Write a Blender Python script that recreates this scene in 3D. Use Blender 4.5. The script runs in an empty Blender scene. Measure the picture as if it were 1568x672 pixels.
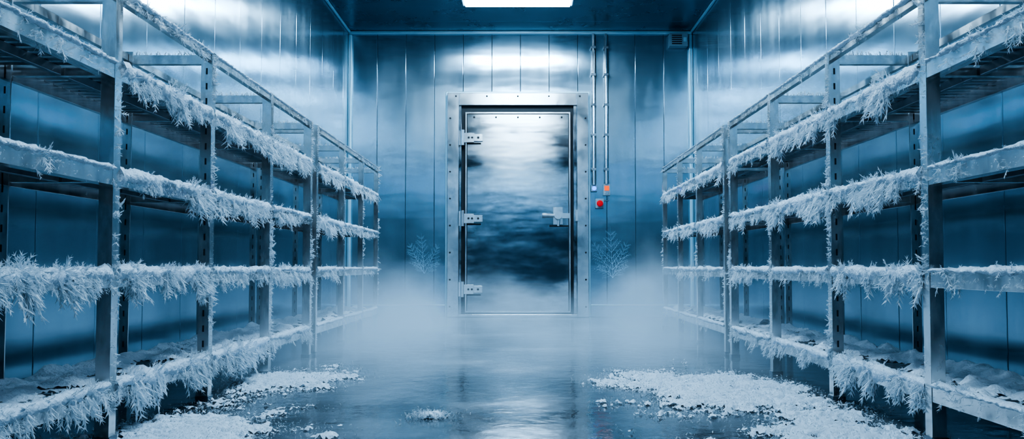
import bpy, math, random
import numpy as np
from mathutils import Vector, noise as mn
random.seed(7); rng=np.random.default_rng(11)
S=bpy.context.scene
A=1.35; CAM=0.58; W=2.0; YB=9.81; H=3.32; YF=-2.0; BX=1.74

# ---------------------------------------------------------------- materials
def newmat(name):
    m=bpy.data.materials.new(name); m.use_nodes=True
    nt=m.node_tree; nt.nodes.clear()
    out=nt.nodes.new('ShaderNodeOutputMaterial')
    return m,nt,out
def N(nt,t,**k):
    n=nt.nodes.new(t)
    for a,b in k.items(): setattr(n,a,b)
    return n
def metal(name,col,col2,rough=(0.15,0.35),scale=(1,1,1),nscale=3.0,bump=0.05,bscale=(1,1,1),bn=2.0,bdist=0.02,metallic=1.0,aniso=0):
    m,nt,out=newmat(name); L=nt.links.new
    p=N(nt,'ShaderNodeBsdfPrincipled'); L(p.outputs[0],out.inputs[0])
    tc=N(nt,'ShaderNodeTexCoord')
    mp=N(nt,'ShaderNodeMapping'); mp.inputs['Scale'].default_value=scale; L(tc.outputs['Object'],mp.inputs[0])
    n1=N(nt,'ShaderNodeTexNoise'); n1.inputs['Scale'].default_value=nscale; n1.inputs['Detail'].default_value=5; n1.inputs['Roughness'].default_value=.6
    L(mp.outputs[0],n1.inputs['Vector'])
    cr=N(nt,'ShaderNodeValToRGB'); cr.color_ramp.elements[0].position=.35; cr.color_ramp.elements[1].position=.68
    cr.color_ramp.elements[0].color=(*col,1); cr.color_ramp.elements[1].color=(*col2,1)
    L(n1.outputs[0],cr.inputs[0]); L(cr.outputs[0],p.inputs['Base Color'])
    mr=N(nt,'ShaderNodeMapRange'); mr.inputs[1].default_value=.3; mr.inputs[2].default_value=.7
    mr.inputs[3].default_value=rough[0]; mr.inputs[4].default_value=rough[1]
    L(n1.outputs[0],mr.inputs[0]); L(mr.outputs[0],p.inputs['Roughness'])
    p.inputs['Metallic'].default_value=metallic
    if bump:
        mp2=N(nt,'ShaderNodeMapping'); mp2.inputs['Scale'].default_value=bscale; L(tc.outputs['Object'],mp2.inputs[0])
        n2=N(nt,'ShaderNodeTexNoise'); n2.inputs['Scale'].default_value=bn; n2.inputs['Detail'].default_value=2
        L(mp2.outputs[0],n2.inputs['Vector'])
        b=N(nt,'ShaderNodeBump'); b.inputs['Strength'].default_value=bump; b.inputs['Distance'].default_value=bdist
        L(n2.outputs[0],b.inputs['Height']); L(b.outputs[0],p.inputs['Normal'])
    if aniso:
        p.inputs['Anisotropic'].default_value=aniso
        cx=N(nt,'ShaderNodeCombineXYZ'); cx.inputs[0].default_value=.7071; cx.inputs[1].default_value=.7071
        L(cx.outputs[0],p.inputs['Tangent'])
    return m
M_wall=metal('wall_steel_panel',(.34,.47,.57),(.46,.60,.70),(.15,.23),(1,1,.3),2.6,.18,(1.0,1.0,3.0),1.2,.02,metallic=.88,aniso=.85)
M_ceil=metal('ceiling_steel',(.15,.28,.37),(.18,.33,.43),(.25,.32),(1,1,1),2,.12,(1,1,1),1.5,.02)
M_trim=metal('pale_trim_steel',(.5,.8,.95),(.65,.9,1.0),(.35,.45),bump=0,metallic=.6)
M_steel=metal('rack_stainless',(.60,.61,.62),(.92,.92,.92),(.08,.28),(3,3,1.2),4,.06,(4,4,2),3,.01,metallic=.94)
M_slat=metal('rack_slat_steel',(.24,.28,.32),(.36,.41,.46),(.25,.45),(3,3,3),4,0)
M_frame=metal('door_frame_steel',(.60,.65,.69),(.80,.84,.87),(.14,.26),(2,2,2),3,.10,(2,2,2),2,.01,metallic=.95)
M_door=metal('door_leaf_steel',(.26,.29,.32),(.74,.77,.80),(.07,.20),(.9,1,2.6),1.7,.10,(.8,1.5,4.0),1.5,.02,aniso=.5)  # pale and dark colour streaks stand in for blurred reflections in the steel
M_chrome=metal('polished_hardware',(.84,.87,.90),(.92,.94,.96),(.14,.22),bump=0,metallic=.85)
M_dark=metal('dark_parts_and_shadow',(.012,.018,.025),(.02,.03,.04),(.5,.7),metallic=0,bump=0)  # for gasket, gaps and dark parts, also strips drawn as shadow
M_plastic=metal('grey_enclosure_plastic',(.26,.36,.44),(.32,.42,.5),(.4,.5),metallic=0,bump=0)
def emis(name,col,st):
    m,nt,out=newmat(name); e=N(nt,'ShaderNodeEmission'); e.inputs[0].default_value=(*col,1); e.inputs[1].default_value=st
    nt.links.new(e.outputs[0],out.inputs[0]); return m
M_blueled=emis('blue_led',(.02,.20,1),4); M_redled=emis('orange_led',(1,.16,.06),1.3)
def redbutton():
    m,nt,out=newmat('red_button_plastic'); p=N(nt,'ShaderNodeBsdfPrincipled'); p.inputs['Base Color'].default_value=(.8,.02,.02,1)
    p.inputs['Emission Color'].default_value=(.9,.01,.01,1); p.inputs['Emission Strength'].default_value=.2  # plastic given a faint red glow of its own
    p.inputs['Roughness'].default_value=.3; nt.links.new(p.outputs[0],out.inputs[0]); return m
M_red=redbutton()
def frostmat(name,col=(.80,.89,.97),bumps=.3,bsc=120,trans=.3):
    m,nt,out=newmat(name); L=nt.links.new
    p=N(nt,'ShaderNodeBsdfPrincipled'); p.inputs['Base Color'].default_value=(*col,1); p.inputs['Roughness'].default_value=.45
    t=N(nt,'ShaderNodeBsdfTranslucent'); t.inputs[0].default_value=(*col,1)
    mx=N(nt,'ShaderNodeMixShader'); mx.inputs[0].default_value=trans
    L(p.outputs[0],mx.inputs[1]); L(t.outputs[0],mx.inputs[2]); L(mx.outputs[0],out.inputs[0])
    if bumps:
        tc=N(nt,'ShaderNodeTexCoord'); n=N(nt,'ShaderNodeTexNoise'); n.inputs['Scale'].default_value=bsc; n.inputs['Detail'].default_value=3
        L(tc.outputs['Object'],n.inputs['Vector'])
        b=N(nt,'ShaderNodeBump'); b.inputs['Strength'].default_value=bumps; b.inputs['Distance'].default_value=.01
        L(n.outputs[0],b.inputs['Height']); L(b.outputs[0],p.inputs['Normal'])
    return m
M_frost=frostmat('frost_crystal',(.88,.94,.99),bumps=0,trans=.35)
M_snow=frostmat('snow_crust',(.72,.82,.93),.9,80,.08)
M_fern=frostmat('frost_fern_ice',(.42,.66,.82),0,80,.1)
def floormat():
    m,nt,out=newmat('wet_icy_floor'); L=nt.links.new
    p=N(nt,'ShaderNodeBsdfPrincipled'); L(p.outputs[0],out.inputs[0])
    tc=N(nt,'ShaderNodeTexCoord')
    n=N(nt,'ShaderNodeTexNoise'); n.inputs['Scale'].default_value=1.3; n.inputs['Detail'].default_value=9; n.inputs['Roughness'].default_value=.62
    L(tc.outputs['Object'],n.inputs['Vector'])
    cr=N(nt,'ShaderNodeValToRGB'); e=cr.color_ramp.elements
    e[0].position=.36; e[0].color=(.06,.075,.09,1); e[1].position=.74; e[1].color=(.42,.49,.56,1)
    x=cr.color_ramp.elements.new(.54); x.color=(.19,.23,.27,1)
    L(n.outputs[0],cr.inputs[0]); L(cr.outputs[0],p.inputs['Base Color'])
    mr=N(nt,'ShaderNodeMapRange'); mr.inputs[1].default_value=.42; mr.inputs[2].default_value=.72; mr.inputs[3].default_value=.05; mr.inputs[4].default_value=.28
    L(n.outputs[0],mr.inputs[0]); L(mr.outputs[0],p.inputs['Roughness'])
    p.inputs['Specular IOR Level'].default_value=.9
    p.inputs['Metallic'].default_value=.5
    n2=N(nt,'ShaderNodeTexNoise'); n2.inputs['Scale'].default_value=9; n2.inputs['Detail'].default_value=4
    L(tc.outputs['Object'],n2.inputs['Vector'])
    b=N(nt,'ShaderNodeBump'); b.inputs['Strength'].default_value=.15; b.inputs['Distance'].default_value=.02
    L(n2.outputs[0],b.inputs['Height']); L(b.outputs[0],p.inputs['Normal']); return m
M_floor=floormat()

# ---------------------------------------------------------------- mesh builder
class MB:
    def __init__(s): s.v=[];s.f=[];s.m=[];s.mats=[]
    def mi(s,mat):
        if mat not in s.mats: s.mats.append(mat)
        return s.mats.index(mat)
    def box(s,x0,x1,y0,y1,z0,z1,mat,jit=0,ax=1):
        if x0>x1:x0,x1=x1,x0
        b=len(s.v); i=s.mi(mat)
        P=[(x0,y0,z0),(x1,y0,z0),(x1,y1,z0),(x0,y1,z0),(x0,y0,z1),(x1,y0,z1),(x1,y1,z1),(x0,y1,z1)]
        if jit:
            P=[tuple(c+(random.uniform(-jit,jit) if k==ax else 0) for k,c in enumerate(q)) for q in P]
        s.v+=P
        for f in ((0,3,2,1),(4,5,6,7),(0,1,5,4),(1,2,6,5),(2,3,7,6),(3,0,4,7)):
            s.f.append(tuple(b+k for k in f)); s.m.append(i)
    def cyl(s,p0,p1,r,mat,n=14,r2=None):
        r2=r if r2 is None else r2
        p0=Vector(p0);p1=Vector(p1);d=(p1-p0).normalized()
        u=d.orthogonal().normalized(); w=d.cross(u); b=len(s.v); i=s.mi(mat)
        for p,rr in((p0,r),(p1,r2)):
            for k in range(n):
                a=2*math.pi*k/n; s.v.append(tuple(p+u*math.cos(a)*rr+w*math.sin(a)*rr))
        for k in range(n):
            s.f.append((b+k,b+(k+1)%n,b+n+(k+1)%n,b+n+k)); s.m.append(i)
        s.f.append(tuple(b+k for k in range(n))[::-1]); s.m.append(i)
        s.f.append(tuple(b+n+k for k in range(n))); s.m.append(i)
    def obj(s,name,parent=None,bevel=0,seg=2):
        me=bpy.data.meshes.new(name); me.from_pydata(s.v,[],s.f)
        for mt in s.mats: me.materials.append(mt)
        me.polygons.foreach_set('material_index',s.m); me.update()
        o=bpy.data.objects.new(name,me); S.collection.objects.link(o)
        if parent: o.parent=parent
        if bevel:
            md=o.modifiers.new('bevel','BEVEL'); md.width=bevel; md.segments=seg; md.limit_method='ANGLE'
        return o
def empty(name,loc=(0,0,0)):
    e=bpy.data.objects.new(name,None); e.empty_display_size=.1; S.collection.objects.link(e); return e
def npmesh(name,V,F,mat,parent=None,smooth=False):
    V=np.asarray(V,dtype=np.float32); F=np.asarray(F,dtype=np.int32); k=F.shape[1]
    me=bpy.data.meshes.new(name); me.vertices.add(len(V)); me.vertices.foreach_set('co',V.ravel())
    me.loops.add(F.size); me.loops.foreach_set('vertex_index',F.ravel())
    me.polygons.add(len(F)); me.polygons.foreach_set('loop_start',np.arange(0,F.size,k,dtype=np.int32))
    me.materials.append(mat); me.update(calc_edges=True); me.validate()
    me.polygons.foreach_set('use_smooth',np.full(len(me.polygons),smooth))
    o=bpy.data.objects.new(name,me); S.collection.objects.link(o)
    if parent:o.parent=parent
    return o

# ---------------------------------------------------------------- frost generator
def unit(a): return a/np.maximum(np.linalg.norm(a,axis=1,keepdims=True),1e-9)
def pyr(P,D,L,Wd):
    R=rng.normal(size=P.shape); U=unit(np.cross(D,R)); V=np.cross(D,U); w=Wd[:,None]
    vs=np.stack([P+U*w,P-U*w*.5+V*w*.87,P-U*w*.5-V*w*.87,P+D*L[:,None]],1)
    return vs.reshape(-1,3)
FT=np.array([[0,1,3],[1,2,3],[2,0,3]])
def fronds(P,D,L,K=4,wf=.07):
    D=unit(D); out=[pyr(P,D,L,L*wf)]
    Sd=unit(np.cross(D,rng.normal(size=P.shape)))
    for k in range(K):
        t=(k+.4)/(K+.6)
        for sg in(-1,1):
            tt=t+rng.uniform(-.06,.06,len(P)); q=P+D*(L*tt)[:,None]
            Sj=unit(Sd+rng.normal(size=P.shape)*.35)
            d=unit(D*.9+Sj*sg*.7)
            out.append(pyr(q,d,L*(.42*(1-t)+.12)*rng.uniform(.6,1.25,len(P)),L*wf*.7))
    V=np.concatenate(out); n=len(V)//4
    F=(FT[None]+4*np.arange(n)[:,None,None]).reshape(-1,3)
    return V,F
class Acc:
    def __init__(s): s.V=[];s.F=[];s.n=0
    def add(s,V,F): s.V.append(V); s.F.append(F+s.n); s.n+=len(V)
    def obj(s,name,mat,parent=None,smooth=False):
        if s.n==0:return
        return npmesh(name,np.concatenate(s.V),np.concatenate(s.F),mat,parent,smooth)
def n1(y,seed,f): return mn.noise(Vector((y*f,seed*7.3,seed*1.7)))
def rail_frost(acc,crust,sd,x,y0,y1,zt,rh,heavy,seed,far=False):
    ln=y1-y0
    dens=(300 if far else 850)*heavy['d']
    n=int(ln*dens)
    sc=heavy['s']*(1.1 if far else 1)
    if n>0:
        y=rng.uniform(y0,y1,n)
        cl=np.array([min(1.6,max(.2,.70+1.8*n1(v,seed,8)+1.4*n1(v,seed+3,30))) for v in y])
        typ=rng.uniform(0,1,n)
        P=np.zeros((n,3)); D=np.zeros((n,3)); L=np.zeros(n)
        P[:,1]=y
        hang=typ<heavy['hang']; face=(~hang)&(typ<heavy['hang']+(1-heavy['hang'])*.45); top=~(hang|face)
        P[:,0]=x+sd*rng.uniform(-.02,.010,n)
        P[hang,2]=zt-rng.uniform(.1,1.0,hang.sum())*rh
        D[hang]=np.stack([sd*rng.uniform(.0,.60,hang.sum()),rng.normal(0,.36,hang.sum()),-np.ones(hang.sum())],1)
        L[hang]=rng.uniform(.018,.070,hang.sum())
        P[face,2]=zt-rng.uniform(-.1,.9,face.sum())*rh
        D[face]=np.stack([sd*np.ones(face.sum()),rng.normal(0,.8,face.sum()),rng.normal(-.4,.6,face.sum())],1)
        L[face]=rng.uniform(.014,.040,face.sum())
        P[top,0]=x-sd*rng.uniform(-.01,.05,top.sum()); P[top,2]=zt+.003
        D[top]=np.stack([sd*rng.uniform(-.3,1,top.sum()),rng.normal(0,.8,top.sum()),rng.uniform(.2,1,top.sum())],1)
        L[top]=rng.uniform(.012,.038,top.sum())
        V,F=fronds(P,D,L*cl*sc,4 if not far else 3,.056)
        acc.add(V,F)
    m=max(4,int(ln/(.03 if far else .010))); ys=np.linspace(y0,y1,m); K=12; V=[]
    dp=heavy['deep']
    for v in ys:
        a=.8+.9*n1(v,seed+9,9)+.5*n1(v,seed+11,33); a=max(.1,a)
        dd=dp*min(1.1,max(.2,.75+1.0*n1(v,seed+21,7)+.6*n1(v,seed+23,31)))
        for k in range(K):
            th=2*math.pi*k/K
            cx=x-sd*.018; cz=zt-(rh*.5*dd)+.004
            rx=.020+.009*a*heavy['s']; rz=(rh*.5*dd)+.003+.011*a*heavy['s']
            j=1+.34*mn.noise(Vector((v*60,th*1.6,seed)))
            V.append((cx+sd*math.cos(th)*rx*j,v,cz+math.sin(th)*rz*j))
    V=np.array(V); F=[]
    for i in range(m-1):
        for k in range(K):
            F.append((i*K+k,i*K+(k+1)%K,(i+1)*K+(k+1)%K,(i+1)*K+k))
    b=len(V); V=np.vstack([V,V[:K].mean(0),V[-K:].mean(0)])
    for k in range(K):
        F.append((k,(k+1)%K,b,b)); F.append(((m-1)*K+k,(m-1)*K+(k+1)%K,b+1,b+1))
    F=np.array(F); T=np.concatenate([F[:,[0,1,2]],F[:,[0,2,3]]]); T=T[(T[:,1]!=T[:,2])&(T[:,0]!=T[:,2])]
    crust.add(V,T)
def post_frost(acc,sd,x,y,z0,z1,amt):
    n=int((z1-z0)*420*amt)
    if n<1:return
    z=rng.uniform(z0,z1,n); cl=np.array([max(0.0,.55+2.2*mn.noise(Vector((v*5,y*9,sd*3.1)))) for v in z])
    P=np.stack([x+sd*rng.uniform(-.003,.002,n),y+rng.uniform(-.02,.026,n),z],1)
    D=np.stack([sd*rng.uniform(.2,1,n),rng.normal(0,.8,n),rng.normal(-.2,.8,n)],1)
    V,F=fronds(P,D,rng.uniform(.008,.028,n)*np.clip(cl,.1,1.5),3,.10); acc.add(V,F)
def hfield(acc,x0,x1,y0,y1,res,z0,fn):
    nx=max(2,int((x1-x0)/res)); ny=max(2,int((y1-y0)/res))
    xs=np.linspace(x0,x1,nx); ys=np.linspace(y0,y1,ny)
    Z=np.array([[fn(a,b) for a in xs] for b in ys])
    idx=-np.ones((ny,nx),int); keep=Z>-.004
    q=keep[:-1,:-1]&keep[1:,:-1]&keep[:-1,1:]&keep[1:,1:]
    used=np.zeros_like(keep); used[:-1,:-1]|=q; used[1:,:-1]|=q; used[:-1,1:]|=q; used[1:,1:]|=q
    jj,ii=np.nonzero(used)
    if len(jj)==0:return
    idx[jj,ii]=np.arange(len(jj))
    V=np.stack([xs[ii],ys[jj],z0+Z[jj,ii]],1)
    a,b=np.nonzero(q)
    F4=np.stack([idx[a,b],idx[a,b+1],idx[a+1,b+1],idx[a+1,b]],1)
    acc.add(V,np.concatenate([F4[:,[0,1,2]],F4[:,[0,2,3]]]))

# ---------------------------------------------------------------- room shell
def shell():
    b=MB(); b.box(-W-.1,W+.1,YF-.1,YB+.1,-.1,0,M_floor); b.obj('floor')
    b=MB(); b.box(-W-.1,W+.1,YF-.1,YB+.1,H+.02,H+.1,M_dark)
    y=YF
    while y<YB-.01:
        y2=min(y+.95,YB)
        b.box(-W,W,y+.003,y2-.003,H,H+.03,M_ceil); y=y2
    b.obj('ceiling',bevel=.003)
    b=MB(); b.box(-W-.1,W+.1,YB+.012,YB+.1,0,H,M_dark)
    n=12
    for i in range(n):
        a=-W+2*W*i/n; b.box(a+.0015,a+2*W/n-.0015,YB,YB+.03,0,H,M_wall,.0012,1)
    b.obj('wall_back',bevel=.003)
    b=MB(); b.box(-W-.1,W+.1,YF-.1,YF,0,H,M_wall); b.obj('wall_front')
    for nm,s in(('wall_left',-1),('wall_right',1)):
        b=MB(); b.box(s*(W+.012),s*(W+.1),YF,YB,0,H,M_dark)
        y=YF
        while y<YB-.01:
            y2=min(y+.5,YB); b.box(s*W,s*(W+.03),y+.002,y2-.002,0,H,M_wall,.0015,0); y=y2
        b.obj(nm,bevel=.003)
    b=MB(); b.box(-W,W,YB-.04,YB,H-.04,H,M_trim); b.obj('trim_1',bevel=.012)
    for i,s in enumerate((-1,1)):
        b=MB(); b.box(s*W,s*(W-.045),YB-.045,YB,0,H-.04,M_trim); b.obj('trim_%d'%(2+i),bevel=.015)
        b=MB(); b.box(s*W,s*(W-.03),YF,YB-.046,H-.03,H,M_trim); b.obj('trim_%d'%(4+i),bevel=.012)
    b=MB(); b.box(-1.95,-.87,YB-.02,YB,0,.13,M_wall); b.box(.812,1.95,YB-.02,YB,0,.13,M_wall)
    b.box(-1.95,-.87,YB-.026,YB,.13,.145,M_trim); b.box(.812,1.95,YB-.026,YB,.13,.145,M_trim); b.obj('baseboard_back',bevel=.004)
shell()

# ---------------------------------------------------------------- ceiling lights
for i,(y,st) in enumerate(((8.55,64),(6.3,58),(4.0,48),(1.6,42),(-.8,18))):
    e=empty('ceiling_light')
    b=MB(); w=.54; d=.17; x=-.03
    b.box(x-w-.03,x+w+.03,y-d-.03,y+d+.03,H-.03,H,M_plastic)
    b.obj('housing',e,.004)
    b=MB(); b.box(x-w,x+w,y-d,y+d,H-.045,H-.03,emis('cold_led_diffuser',(.56,.81,1.0),st)); b.obj('diffuser',e)

# ---------------------------------------------------------------- door
def door():
    e=empty('door_1')
    b=MB()
    y0=YB-.075
    L0,L1,T=-.845,.785,2.585
    b.box(L0,L0+.135,y0,YB,0,T,M_frame); b.box(L1-.135,L1,y0,YB,0,T,M_frame)
    b.box(L0+.135,L1-.135,y0,YB,T-.145,T,M_frame)
    b.box(L0+.135,L1-.135,y0-.01,YB,0,.035,M_frame)
    b.box(L0-.025,L0,YB-.02,YB,0,T+.025,M_trim); b.box(L1,L1+.025,YB-.02,YB,0,T+.025,M_trim); b.box(L0,L1,YB-.02,YB,T,T+.025,M_trim)
    b.box(L0+.135,L0+.165,y0+.02,YB,.035,T-.145,M_door); b.box(L1-.175,L1-.135,y0+.02,YB,.035,T-.145,M_door)
    b.obj('frame',e,.006)
    b=MB(); b.box(L0+.16,L1-.17,YB-.03,YB-.001,.03,T-.14,M_dark); b.obj('gasket',e)
    b=MB()
    x0,x1,z0,z1=-.635,.575,.055,2.36
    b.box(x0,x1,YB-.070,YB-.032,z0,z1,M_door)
    for q in((x0,x1,z1-.016,z1),(x0,x1,z0,z0+.016),(x0,x0+.016,z0+.016,z1-.016),(x1-.016,x1,z0+.016,z1-.016)):
        b.box(q[0],q[1],YB-.076,YB-.070,q[2],q[3],M_frame)
    for q in((x0+.016,x1-.016,z1-.026,z1-.016),(x0+.016,x0+.024,z0+.016,z1-.026),(x1-.024,x1-.016,z0+.016,z1-.026)):
        b.box(q[0],q[1],YB-.0712,YB-.0695,q[2],q[3],M_dark)
    b.obj('leaf',e,.0005)
    b=MB()
    z=.12
    while z<2.5:
        for x in(L0+.035,L1-.035): b.cyl((x,y0-.008,z),(x,y0,z),.008,M_dark,10,.011)
        z+=.31
    for k in range(5):
        x=L0+.1+k*(L1-L0-.2)/4; b.cyl((x,y0-.008,T-.04),(x,y0,T-.04),.008,M_dark,10,.011)
    for k in range(5):
        x=x0+.10+k*(x1-x0-.2)/4; b.cyl((x,YB-.078,z1-.06),(x,YB-.07,z1-.06),.011,M_dark,10)
    b.obj('rivets',e)
    for hz in(2.06,1.13,.32):
        b=MB()
        b.box(x0-.075,x0-.02,y0-.012,y0+.03,hz-.085,hz+.085,M_chrome)
        b.cyl((x0-.03,y0-.030,hz-.09),(x0-.03,y0-.030,hz+.09),.022,M_chrome)
        b.box(x0-.03,x0+.10,y0-.034,y0+.005,hz-.055,hz+.055,M_chrome)
        b.box(x0+.10,x0+.20,y0-.026,y0+.005,hz-.040,hz+.040,M_chrome)
        b.box(x0-.02,x0+.18,y0-.0,y0+.006,hz-.075,hz-.055,M_dark)  # dark strip standing in for the shadow under the hinge
        for dx in(.04,.08,.15): b.cyl((x0+dx,y0-.042,hz),(x0+dx,y0-.024,hz),.013,M_dark,8)
        b.obj('hinge',e,.006)
    b=MB(); hz=1.16; hx=.43
    b.box(hx-.055,hx+.055,y0-.02,y0+.005,hz-.10,hz+.10,M_chrome)
    b.cyl((hx,y0-.09,hz),(hx,y0-.01,hz),.034,M_dark,20); b.cyl((hx,y0-.10,hz),(hx,y0-.085,hz),.045,M_chrome,20)
    b.cyl((hx-.15,y0-.075,hz+.005),(hx,y0-.075,hz),.018,M_chrome); b.cyl((hx-.18,y0-.075,hz+.006),(hx-.13,y0-.075,hz+.005),.024,M_chrome)
    b.cyl((hx,y0-.07,hz-.12),(hx+.02,y0-.07,hz),.014,M_chrome)
    b.box(hx+.03,hx+.13,y0-.03,y0+.005,hz-.03,hz+.03,M_chrome)
    b.box(hx-.10,hx+.12,y0-.0,y0+.006,hz-.125,hz-.105,M_dark)  # thin dark bar drawn as the shadow below the latch
    b.box(L1-.155,L1-.12,y0-.022,y0+.02,hz-.06,hz+.07,M_chrome)
    b.obj('latch_handle',e,.006)
door()

# ---------------------------------------------------------------- wall services
def services():
    for x,zb in((.845,1.52),(.99,1.53)):
        b=MB(); y=YB-.045
        b.cyl((x,y,zb),(x,y,H-.041),.020,M_frame)
        b.box(x+.020,x+.030,YB-.012,YB,zb,H-.041,M_dark)  # dark edge strip on the wall along the conduit
        for z in(1.7,2.1,2.45,2.8,3.12): b.box(x-.028,x+.028,y-.022,YB,z-.014,z+.014,M_slat)
        b.obj('electrical_conduit',bevel=.002)
    b=MB(); y=YB
    b.box(.815,.885,y-.05,y,1.445,1.515,M_plastic); b.cyl((.85,y-.06,1.48),(.85,y-.05,1.48),.024,M_blueled); b.obj('indicator_lamp',bevel=.005)
    b=MB(); b.box(.955,1.035,y-.05,y,1.40,1.53,M_plastic); b.box(.968,1.022,y-.056,y-.05,1.455,1.51,M_redled); b.box(.975,1.015,y-.056,y-.05,1.415,1.44,M_frame)
    b.cyl((1.02,y-.02,1.34),(1.02,y-.02,1.40),.008,M_frame)
    b.cyl((.96,y-.02,1.34),(1.02,y-.02,1.34),.008,M_frame); b.obj('switch_box',bevel=.005)
    b=MB(); b.box(.865,.960,y-.06,y,1.25,1.36,M_plastic); b.cyl((.912,y-.075,1.305),(.912,y-.06,1.305),.026,M_dark,18); b.cyl((.912,y-.105,1.305),(.912,y-.075,1.305),.034,M_red,20,.038); b.obj('emergency_push_button',bevel=.005)
    b=MB(); b.box(1.72,1.93,y-.12,y,3.12,3.27,M_plastic)
    for k in range(5): b.box(1.745,1.86,y-.128,y-.12,3.14+k*.024,3.152+k*.024,M_dark)
    b.box(1.88,1.915,y-.126,y-.12,3.17,3.22,M_trim); b.obj('temperature_sensor_box',bevel=.006)
services()

# ---------------------------------------------------------------- racks
ZL=[1.262,.905,.565,.19]; TOP=1.512; RH=.055
HV={'n':None,
 'H':dict(d=.95,s=1.05,hang=.62,deep=.68),
 'M':dict(d=.65,s=.80,hang=.58,deep=.40),
 'T':dict(d=.40,s=.65,hang=.08,deep=.10),
 'X':dict(d=1.1,s=1.05,hang=.42,deep=.75),
 'L':dict(d=.35,s=.5,hang=.45,deep=.25),
 'N':dict(d=.22,s=.35,hang=.3,deep=.10)}
def rack(sd,ys,levels,topf,postf,far,seed):
    X=-sd*A; XB=-sd*BX
    e=empty('shelving_rack')
    b=MB(); pw=.048 if not far else .042
    for i,y in enumerate(ys):
        th=.006
        solid=(abs(y-2.83)<.01); slot=abs(y-3.71)<.01
        if solid:
            b.box(X,X-sd*pw,y-pw/2,y+pw/2,0,TOP+.03,M_steel)
        else:
            b.box(X,X-sd*pw,y-pw/2,y-pw/2+th,0,TOP+.01,M_steel)
            b.box(X,X-sd*th,y-pw/2+th,y+pw/2,0,TOP+.01,M_steel)
            b.box(X-sd*pw,X-sd*(pw-th),y-pw/2+th,y-pw/2+.02,0,TOP+.01,M_steel)
        b.box(XB,XB+sd*.04,y-.02,y-.015,0,TOP+.01,M_steel)
        b.box(XB,XB+sd*.005,y-.015,y+.02,0,TOP+.01,M_steel)
        b.box(X+sd*.004,X-sd*(pw+.004),y-pw/2-.004,y+pw/2+.004,0,.02,M_slat)
        z=.1
        while z<TOP-.03:
            if slot: b.box(X-sd*.019,X-sd*.027,y-pw/2-.0012,y-pw/2+.001,z,z+.028,M_dark)
            b.box(XB+sd*.017,XB+sd*.023,y-.0212,y-.019,z,z+.025,M_dark)
            z+=.066
        for z in ZL+[TOP]:
            b.box(X-sd*pw,XB+sd*.04,y-.014,y+.014,z-.045,z-.004,M_steel)
    for i in range(len(ys)-1):
        y0=ys[i]+pw/2; y1=ys[i+1]-pw/2
        for z in ZL:
            b.box(X-sd*.002,X-sd*.022,y0,y1,z-RH,z,M_steel)
            b.box(X-sd*.022,X-sd*.045,y0,y1,z-RH,z-RH+.005,M_steel)
            b.box(XB,XB+sd*.02,y0,y1,z-RH,z,M_steel)
        b.box(X-sd*.004,X-sd*.030,y0,y1,TOP-.032,TOP,M_steel)
        b.box(XB,XB+sd*.022,y0,y1,TOP-.032,TOP,M_steel)
    b.obj('frame',e,.0025)
    b=MB()
    for i in range(len(ys)-1):
        y0=ys[i]+pw/2; y1=ys[i+1]-pw/2
        for z in ZL:
            n=int((y1-y0)/.058)
            for k in range(n):
                y=y0+(k+.5)*(y1-y0)/n
                b.box(X-sd*.022,XB+sd*.02,y-.018,y+.018,z-.014,z-.004,M_slat)
            b.box(X-sd*.18,X-sd*.20,y0,y1,z-.045,z-.0145,M_slat)
    b.obj('slats',e,.0015,1)
    acc=Acc(); cr=Acc()
    for li,z in enumerate(ZL):
        for i in range(len(ys)-1):
            h=HV[levels[li][i]]
            if h: rail_frost(acc,cr,sd,X,ys[i]+pw/2,ys[i+1]-pw/2,z,RH,h,seed+li*5+i*.37+li,far)
    for i in range(len(ys)-1):
        h=HV[topf[i]]
        if h: rail_frost(acc,cr,sd,X,ys[i]+pw/2,ys[i+1]-pw/2,TOP,.03,h,seed+50+i,far)
    for i,y in enumerate(ys):
        if postf[i]: post_frost(acc,sd,X,y,.1,TOP,postf[i])
        n=40; P=np.stack([np.linspace(X-sd*.05,XB+sd*.04,n)+rng.normal(0,.004,n),y+rng.uniform(-.012,.012,n),np.full(n,TOP-.005)],1)
        D=np.stack([rng.normal(0,.5,n),rng.normal(0,.5,n),np.ones(n)],1); V,F=fronds(P,D,rng.uniform(.012,.03,n),3,.12); acc.add(V,F)
    def mk(off,thr):
        def fn(x,y):
            u=abs(x-X)/abs(BX-A)
            v=mn.fractal(Vector((x*7+off,y*7,off)),.8,2.0,6)
            edge=min(1,min(u,1-u)*8)
            return min(.05,(v*.035+.035*(u)+thr))*1.0 - .02*(1-edge)
        return fn
    xa,xb=sorted((X-sd*.03,XB+sd*.022))
    yy0=max(ys[0],1.9)
    hfield(cr,xa,xb,yy0,ys[-1],.012 if not far else .025,ZL[3]-.004,mk(seed,-.010))
    cr.obj('snow_crust',M_snow,e,True)
    acc.obj('frost_crystals',M_frost,e)
near=[1.07,1.95,2.83,3.71,4.59,5.47]; farp=[5.63,6.50,7.28,8.05]
rack(1,near,['TTHHH','TTHHM','XXXMM','MMHHM'],'nnTNN',[0,0,.3,1,.9,.7],False,3)
rack(1,farp,['HHM','HMM','MLL','LLL'],'NNN',[.5,.3,.3,.2],True,23)
rack(-1,near,['TTHHM','TTHHM','TTXMM','TTHMM'],'nTTNN',[0,0,.25,1,.9,.7],False,43)
rack(-1,farp,['HMM','HHM','MML','LLL'],'NNN',[.5,.3,.3,.2],True,63)

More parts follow.
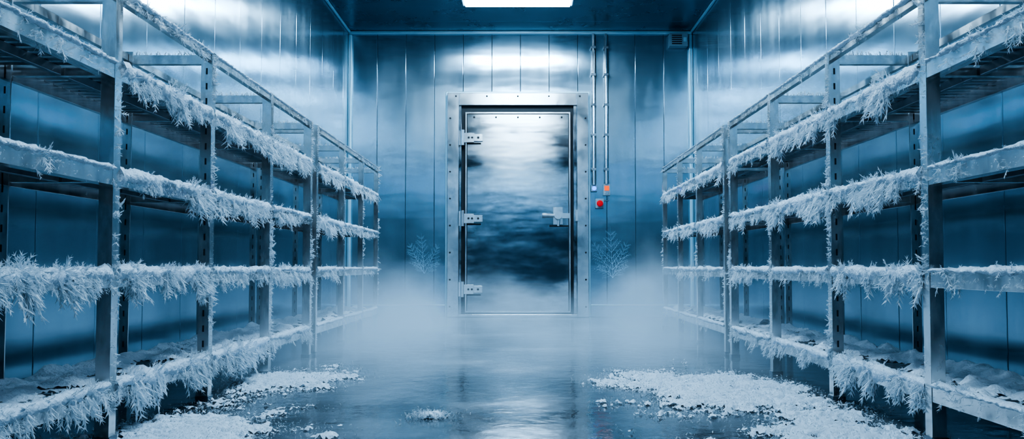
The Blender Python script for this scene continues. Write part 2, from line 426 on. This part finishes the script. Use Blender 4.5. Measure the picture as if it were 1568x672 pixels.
# ---------------------------------------------------------------- floor snow
patches=[(.88,3.9,.52,1.0,0),(1.08,3.05,.32,.6,0),(-1.12,3.0,.38,.55,0),(-1.2,4.3,.32,.6,0),(-.34,3.3,.05,.045,.15),(-.66,2.9,.05,.05,.15)]
def fsnow(x,y):
    m=-9
    for cx,cy,rx,ry,bo in patches:
        r=math.hypot((x-cx)/rx,(y-cy)/ry); m=max(m,1-r+bo)
    if m<-.5: return -1
    v=mn.fractal(Vector((x*3.0,y*3.0,2.2)),.5,2.1,8); w=mn.fractal(Vector((x*24,y*24,5.2)),.4,2.1,4)
    h=m*.75+v*.42+w*.28-.18
    return min(.016,h*.035)+.005*w if h>-.03 else -1
acc=Acc(); hfield(acc,-1.9,1.9,2.2,5.6,.009,0.002,fsnow)
e=empty('floor_snow'); acc.obj('snow_drift',M_snow,e,True)
V=acc.V[0]; pick=rng.choice(len(V),min(15000,len(V)),replace=False); P=V[pick].astype(float); n=len(P)
P[:,0]+=rng.normal(0,.05,n); P[:,1]+=rng.normal(0,.08,n); P[:,2]=np.maximum(P[:,2]-.004,.001)
D=np.stack([rng.normal(0,.9,n),rng.normal(0,.9,n),np.ones(n)*.7],1)
V2,F2=fronds(P,D,rng.uniform(.004,.014,n),2,.15)
a2=Acc(); a2.add(V2,F2)
n=260; P=np.stack([rng.normal(-.34,.035,n),rng.normal(3.3,.03,n),np.full(n,.004)],1); D=np.stack([rng.normal(0,1,n),rng.normal(0,1,n),np.ones(n)*.8],1)
V2,F2=fronds(P,D,rng.uniform(.01,.030,n),3,.1); a2.add(V2,F2)
a2.obj('snow_crystals',M_frost,e)

# ---------------------------------------------------------------- frost ferns on back wall
def fern(cx,z0,hgt,seed):
    r=random.Random(seed); Ps=[];Ds=[];Ls=[]
    def br(x,z,a,l,dep):
        Ps.append((x,YB-.007,z)); Ds.append((math.cos(a),0,math.sin(a))); Ls.append(l)
        if dep==0:return
        k=7 if dep>1 else 5
        for i in range(k):
            t=.15+.75*i/k
            for s in(-1,1):
                br(x+math.cos(a)*l*t,z+math.sin(a)*l*t,a+s*r.uniform(.6,.9),l*(.42*(1-t)+.06)*r.uniform(.7,1.2),dep-1)
    for a,l in((1.57,1),(1.15,.8),(2.0,.85),(.7,.42),(2.45,.42)):
        br(cx+r.uniform(-.02,.02),z0,a+r.uniform(-.1,.1),hgt*l,2)
    P=np.array(Ps);D=np.array(Ds);L=np.array(Ls)
    V=pyr(P,D,L,np.clip(L*.012,.0008,.003)); n=len(V)//4
    V[:,1]=np.clip(V[:,1],YB-.012,YB-.003)
    V[:,0]=np.where(V[:,0]<0,np.minimum(V[:,0],-.88),np.maximum(V[:,0],.82))
    F=(FT[None]+4*np.arange(n)[:,None,None]).reshape(-1,3)
    npmesh('frost_fern',V,F,M_fern)
fern(-1.10,.50,.50,1); fern(1.06,.45,.62,5)

# ---------------------------------------------------------------- fog
def fog():
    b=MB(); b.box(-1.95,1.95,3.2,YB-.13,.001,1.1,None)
    m,nt,out=newmat('cold_fog_glow_volume'); L=nt.links.new
    tc=N(nt,'ShaderNodeTexCoord'); sp=N(nt,'ShaderNodeSeparateXYZ'); L(tc.outputs['Object'],sp.inputs[0])
    n=N(nt,'ShaderNodeTexNoise'); n.inputs['Scale'].default_value=1.5; n.inputs['Detail'].default_value=3; n.inputs['Roughness'].default_value=.55
    L(tc.outputs['Object'],n.inputs['Vector'])
    def M(op,a,b=None,cl=False):
        q=N(nt,'ShaderNodeMath',operation=op,use_clamp=cl)
        for i,v in enumerate((a,b)):
            if v is None: continue
            if isinstance(v,(int,float)): q.inputs[i].default_value=v
            else: L(v,q.inputs[i])
        return q.outputs[0]
    def MR(v,a,b_,c,d):
        q=N(nt,'ShaderNodeMapRange',interpolation_type='SMOOTHSTEP'); L(v,q.inputs[0])
        for i,k in enumerate((a,b_,c,d)): q.inputs[1+i].default_value=k
        return q.outputs[0]
    z=sp.outputs[2]; ax=M('ABSOLUTE',sp.outputs[0])
    nn=M('MULTIPLY',M('SUBTRACT',n.outputs[0],.5),2.8)
    side=MR(ax,.35,1.1,0,.46)
    base=M('ADD',M('ADD',nn,.46),side)
    d=M('SUBTRACT',base,M('DIVIDE',z,.60))
    d=M('MAXIMUM',d,0.0); d=M('POWER',d,1.25)
    yf=MR(sp.outputs[1],3.3,6.6,0,1)
    yb=MR(sp.outputs[1],8.0,9.3,1,.35)
    xf=MR(ax,1.1,1.8,1,.12)
    zf=MR(z,.55,1.1,1,0)
    d=M('MULTIPLY',M('MULTIPLY',M('MULTIPLY',d,M('MULTIPLY',yf,yb)),M('MULTIPLY',xf,zf)),1.25)
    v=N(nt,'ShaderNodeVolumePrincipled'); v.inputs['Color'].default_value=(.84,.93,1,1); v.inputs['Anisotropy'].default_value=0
    v.inputs['Emission Color'].default_value=(.28,.60,1,1); L(M('MULTIPLY',d,.20),v.inputs['Emission Strength'])  # blue glow added to the fog in place of multiply scattered light
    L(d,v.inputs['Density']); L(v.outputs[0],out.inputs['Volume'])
    try: m.cycles.volume_step_rate=2.0
    except Exception: pass
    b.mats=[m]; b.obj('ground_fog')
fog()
S.cycles.volume_bounces=1

# ---------------------------------------------------------------- world, camera
w=bpy.data.worlds.new('cold_world'); S.world=w; w.use_nodes=True
w.node_tree.nodes['Background'].inputs[0].default_value=(.05,.15,.3,1); w.node_tree.nodes['Background'].inputs[1].default_value=.3
cd=bpy.data.cameras.new('camera'); cd.sensor_width=36; cd.lens=36*1300/1568
c=bpy.data.objects.new('camera',cd); S.collection.objects.link(c); c.location=(0,0,CAM)
c.rotation_euler=(math.radians(90)+math.atan(51/1300),0,0); cd.shift_x=-13/1568; cd.shift_y=21/1568; cd.clip_start=.05
S.camera=c
S.view_settings.view_transform='AgX'; S.view_settings.look='AgX - High Contrast'; S.view_settings.exposure=-.08
